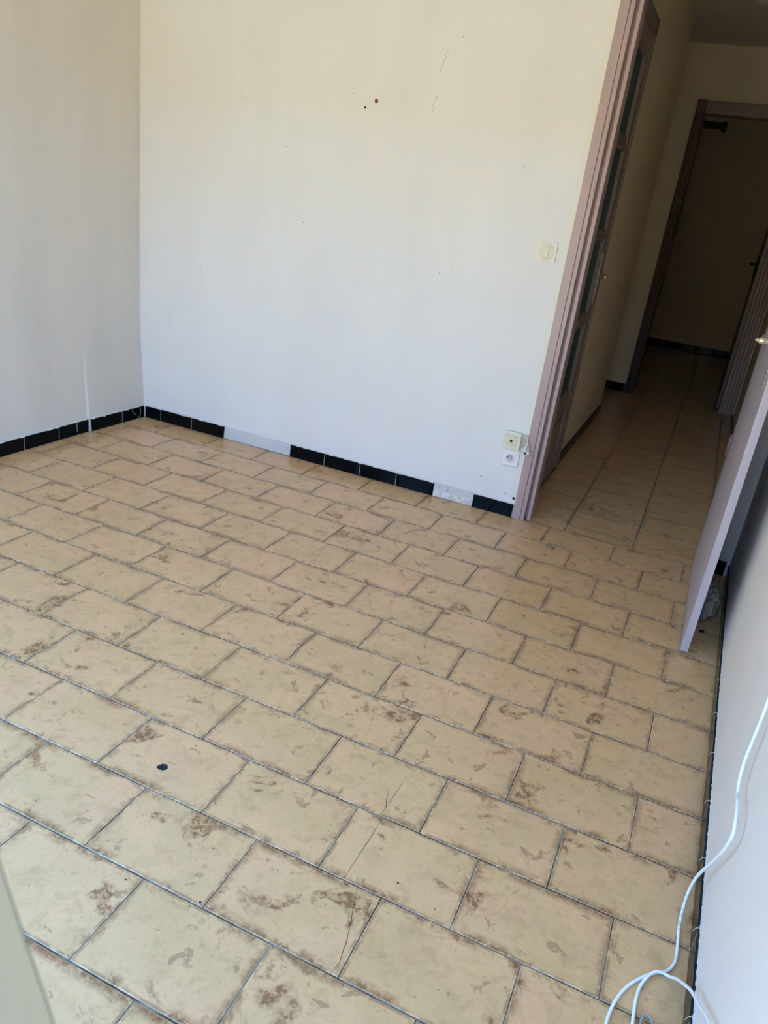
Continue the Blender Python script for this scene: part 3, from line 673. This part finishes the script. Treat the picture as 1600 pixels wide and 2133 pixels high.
# lettering printed on the sheath, between the wall and the first loop
txt = '75 OHM  COAXIAL * CABLE'; i0 = 15*7; glyphs = bmesh.new()
L = [0.0]
seg = path[i0-20:i0+40]
for a, b in zip(seg[:-1], seg[1:]): L.append(L[-1]+(b-a).length)
def at(s_):
    s_ = max(0, min(s_, L[-1]-1e-6))
    for i in range(len(L)-1):
        if L[i+1] >= s_:
            t = (s_-L[i])/(L[i+1]-L[i]+1e-9); return seg[i].lerp(seg[i+1], t), (seg[i+1]-seg[i]).normalized()
s_ = .06; 
for ch in txt[::-1]:
    if ch != ' ':
        cu = bpy.data.curves.new('t', 'FONT'); cu.body = ch; cu.size = .0042; cu.align_x = 'CENTER'; cu.align_y = 'CENTER'
        to = bpy.data.objects.new('t', cu); C.objects.link(to)
        dg = bpy.context.evaluated_depsgraph_get(); tm = bpy.data.meshes.new_from_object(to.evaluated_get(dg))
        pt_, tg = at(s_); vw = (CAM-pt_).normalized(); nn = (vw-tg*vw.dot(tg)).normalized()
        xx = -tg; yy_ = nn.cross(xx)
        mt = Matrix((xx, yy_, nn)).transposed().to_4x4(); mt.translation = pt_+nn*(R_+.0001)
        tm.transform(mt); glyphs.from_mesh(tm); bpy.data.objects.remove(to); bpy.data.curves.remove(cu); bpy.data.meshes.remove(tm)
    s_ += .0036
me = bpy.data.meshes.new('lettering'); glyphs.to_mesh(me); glyphs.free(); as_part(link('lettering', me, 'ink'), cc)
tcable = link('clear_cord', tube_mesh('clear_cord', [(.828, .02, .003), (.824, .10, .003), (.824, .17, .004), (.8275, .205, .006), (.836, .214, .007), (.846, .203, .006), (.856, .17, .004), (.862, .10, .003), (.86, 0, .003)], .0021, 8, 7)[0], 'clear',
    label='small loop of thin translucent cord inside the white cable loop', cat='cord')
streak('hairline', bpy.data.objects['wall_right'], [(wrx(.2)-.0006, .16, .02), (wrx(.25)-.0006, .215, .08), (wrx(.3)-.0006, .245, .14), (wrx(.35)-.0006, .30, .20)], .0005, 'patch')

# ------------------------------------------------------------------ grey cloth on the floor behind the door
bm = bmesh.new(); bmesh.ops.create_icosphere(bm, subdivisions=5, radius=1.0)
for v in bm.verts:
    n0 = v.co.normalized(); p0 = Vector((n0.x*1.0, n0.y*1.5, n0.z))
    r_ = 1+.20*noise.noise(p0*1.6+Vector((3, 1, 2)))
    rid = 1-abs(noise.noise(Vector((p0.x*1.5+4, p0.y*2.6+2, p0.z*2.2))))*2; r_ += .26*rid
    rid2 = 1-abs(noise.noise(Vector((p0.x*3.5, p0.y*4.5, p0.z*4.0+9))))*2; r_ += .12*rid2
    v.co = Vector((n0.x*r_*.032, n0.y*r_*.110, n0.z*r_*.052))
    v.co.z = max(v.co.z+.050, .001+.002*noise.noise(p0*5))
link('cloth', bm_mesh('cloth', bm, True), 'rag', label='crumpled grey cloth on the floor between open door and right wall', cat='cloth', loc=(.8685, 2.06, .0005))
link('bottle_cap', lathe_mesh('bottle_cap', [(0, .0095), (.003, .0098), (.0042, .008)], (0, 0, 0), (0, 0, 1), 20), 'hole', label='small flat black disc on the floor in front of the grey cloth', cat='cap', loc=(.866, 1.862, .0004))

# ------------------------------------------------------------------ corridor fittings
dc = empty('door_closer', (.2, 5.95, 2.07), label='dark box with an arm fixed just under the far door head', cat='door closer')
as_part(box('body', .145, .285, 5.885, 5.925, 2.055, 2.098, 'black_matte', bev=.006, seg=2), dc)
as_part(box('arm', .135, .25, 5.875, 5.886, 2.083, 2.098, 'black_matte', bev=.002), dc); as_part(box('foot', .27, .305, 5.88, 5.925, 2.040, 2.105, 'black_matte', bev=.005), dc)
cl_ = empty('ceiling_lamp', (.40, 4.42, CEIL), label='round opal ceiling lamp in the dim corridor, at the top right corner', cat='lamp')
as_part(link('base', lathe_mesh('base', [(0, .075), (.012, .072)], (.405, 4.42, CEIL-.012), (0, 0, 1), 28), 'plastic_white'), cl_)
as_part(link('shade', lathe_mesh('shade', [(0, .01), (.006, .045), (.02, .075), (.045, .085), (.06, .078)], (.405, 4.42, CEIL-.072), (0, 0, 1), 28), 'opal'), cl_)

# ------------------------------------------------------------------ curtain at the window opening, left of the viewer
def cpt(u, v):     # u 0 trailing .. 1 leading edge, v 0 top .. 1 bottom
    lead = [(0, (-.30, -.705, 2.18)), (.30, (.06, -.710, 1.62)), (.48, (.245, -.716, 1.28)), (.60, (.338, -.720, 1.002)), (.625, (.350, -.720, .959)), (.65, (.363, -.720, .918)), (.67, (.371, -.720, .893)), (.80, (.42, -.720, .55)), (1, (.45, -.715, .03))]
    for (a, pa), (b, pb) in zip(lead[:-1], lead[1:]):
        if v <= b: t = (v-a)/(b-a); L_ = Vector(pa).lerp(Vector(pb), t); break
    T_ = L_+Vector((-.34, .005, .02*v)); P_ = T_.lerp(L_, u)
    P_.y += .018*math.sin(u*26)*(1-u)+.004*noise.noise(Vector((u*5, v*5, 0)))
    return P_
us = lin(0, 1, 90); vs2 = lin(0, 1, 46)
V = [cpt(u, v) for v in vs2 for u in us]; nu = len(us); F = [(b*nu+a, b*nu+a+1, (b+1)*nu+a+1, (b+1)*nu+a) for b in range(46) for a in range(90)]
ct = link('curtain', mesh('curtain', V, F, True), 'curtain', label='blurred grey curtain edge close to the viewer at the lower left corner', cat='curtain')
so_ = ct.modifiers.new('thickness', 'SOLIDIFY'); so_.thickness = .0015
rod = empty('curtain_rod', (-.9, -.705, 2.2), label='curtain rod over the opening behind the viewer', cat='curtain rod')
as_part(link('pole', lathe_mesh('pole', [(0, .009), (1.7, .009)], (-1.45, -.705, 2.205), (1, 0, 0), 12), 'steel'), rod)
for x_ in (-1.40, -.2, .15): as_part(box('bracket', x_-.01, x_+.01, -.75, -.70, 2.185, 2.215, 'steel', bev=.002), rod)

# ------------------------------------------------------------------ outdoors: terrace ground in the sun, plus an added block and slab screening the sky
link('terrace', mesh('terrace', [(-30, -45, -.16), (30, -45, -.16), (30, -.9, -.16), (-30, -.9, -.16)], [(0, 1, 2, 3)]), 'terrace', kind='structure', label='sunlit terrace outside, behind the viewer')

fa = box('skyline_block', -26, 26, -14, -9, -.16, 4.1, 'skyline_matte', kind='structure', label='plain block added across the terrace to hide the low sky, unseen behind the viewer')  # added unseen block, hides the low sky so the corridor stays dim
box('sky_shield', -2.4, 1.35, -2.05, -.90, CEIL+.02, CEIL+.12, 'ceiling', ceiling)  # added unseen overhang, cuts the high sky off the nearest floor

# ------------------------------------------------------------------ sub-parts: pieces that sit on a part
def nest(root, part, names):
    ps_ = [c_ for c_ in root.children if c_.name.split('.')[0] == part]; kids = [c_ for c_ in root.children if c_.name.split('.')[0] in names]
    for i, c_ in enumerate(kids):
        c_.parent = ps_[i if len(ps_) == len(kids) else 0]; c_.matrix_parent_inverse = Matrix.Identity(4)
for d_ in (d1, d2, d3): nest(d_, 'handle_plate', ('lever', 'lever_neck', 'lever_grip', 'screw'))
nest(d2, 'pane', ('glazing_bead',)); nest(an, 'insert', ('port', 'port_ring')); nest(ps, 'insert', ('recess_rim', 'recess', 'pin_hole', 'earth_pin'))
nest(ls, 'rocker_frame', ('rocker',)); nest(cl, 'plug', ('plug_tip', 'strain_relief')); nest(cc, 'sheath', ('lettering',))
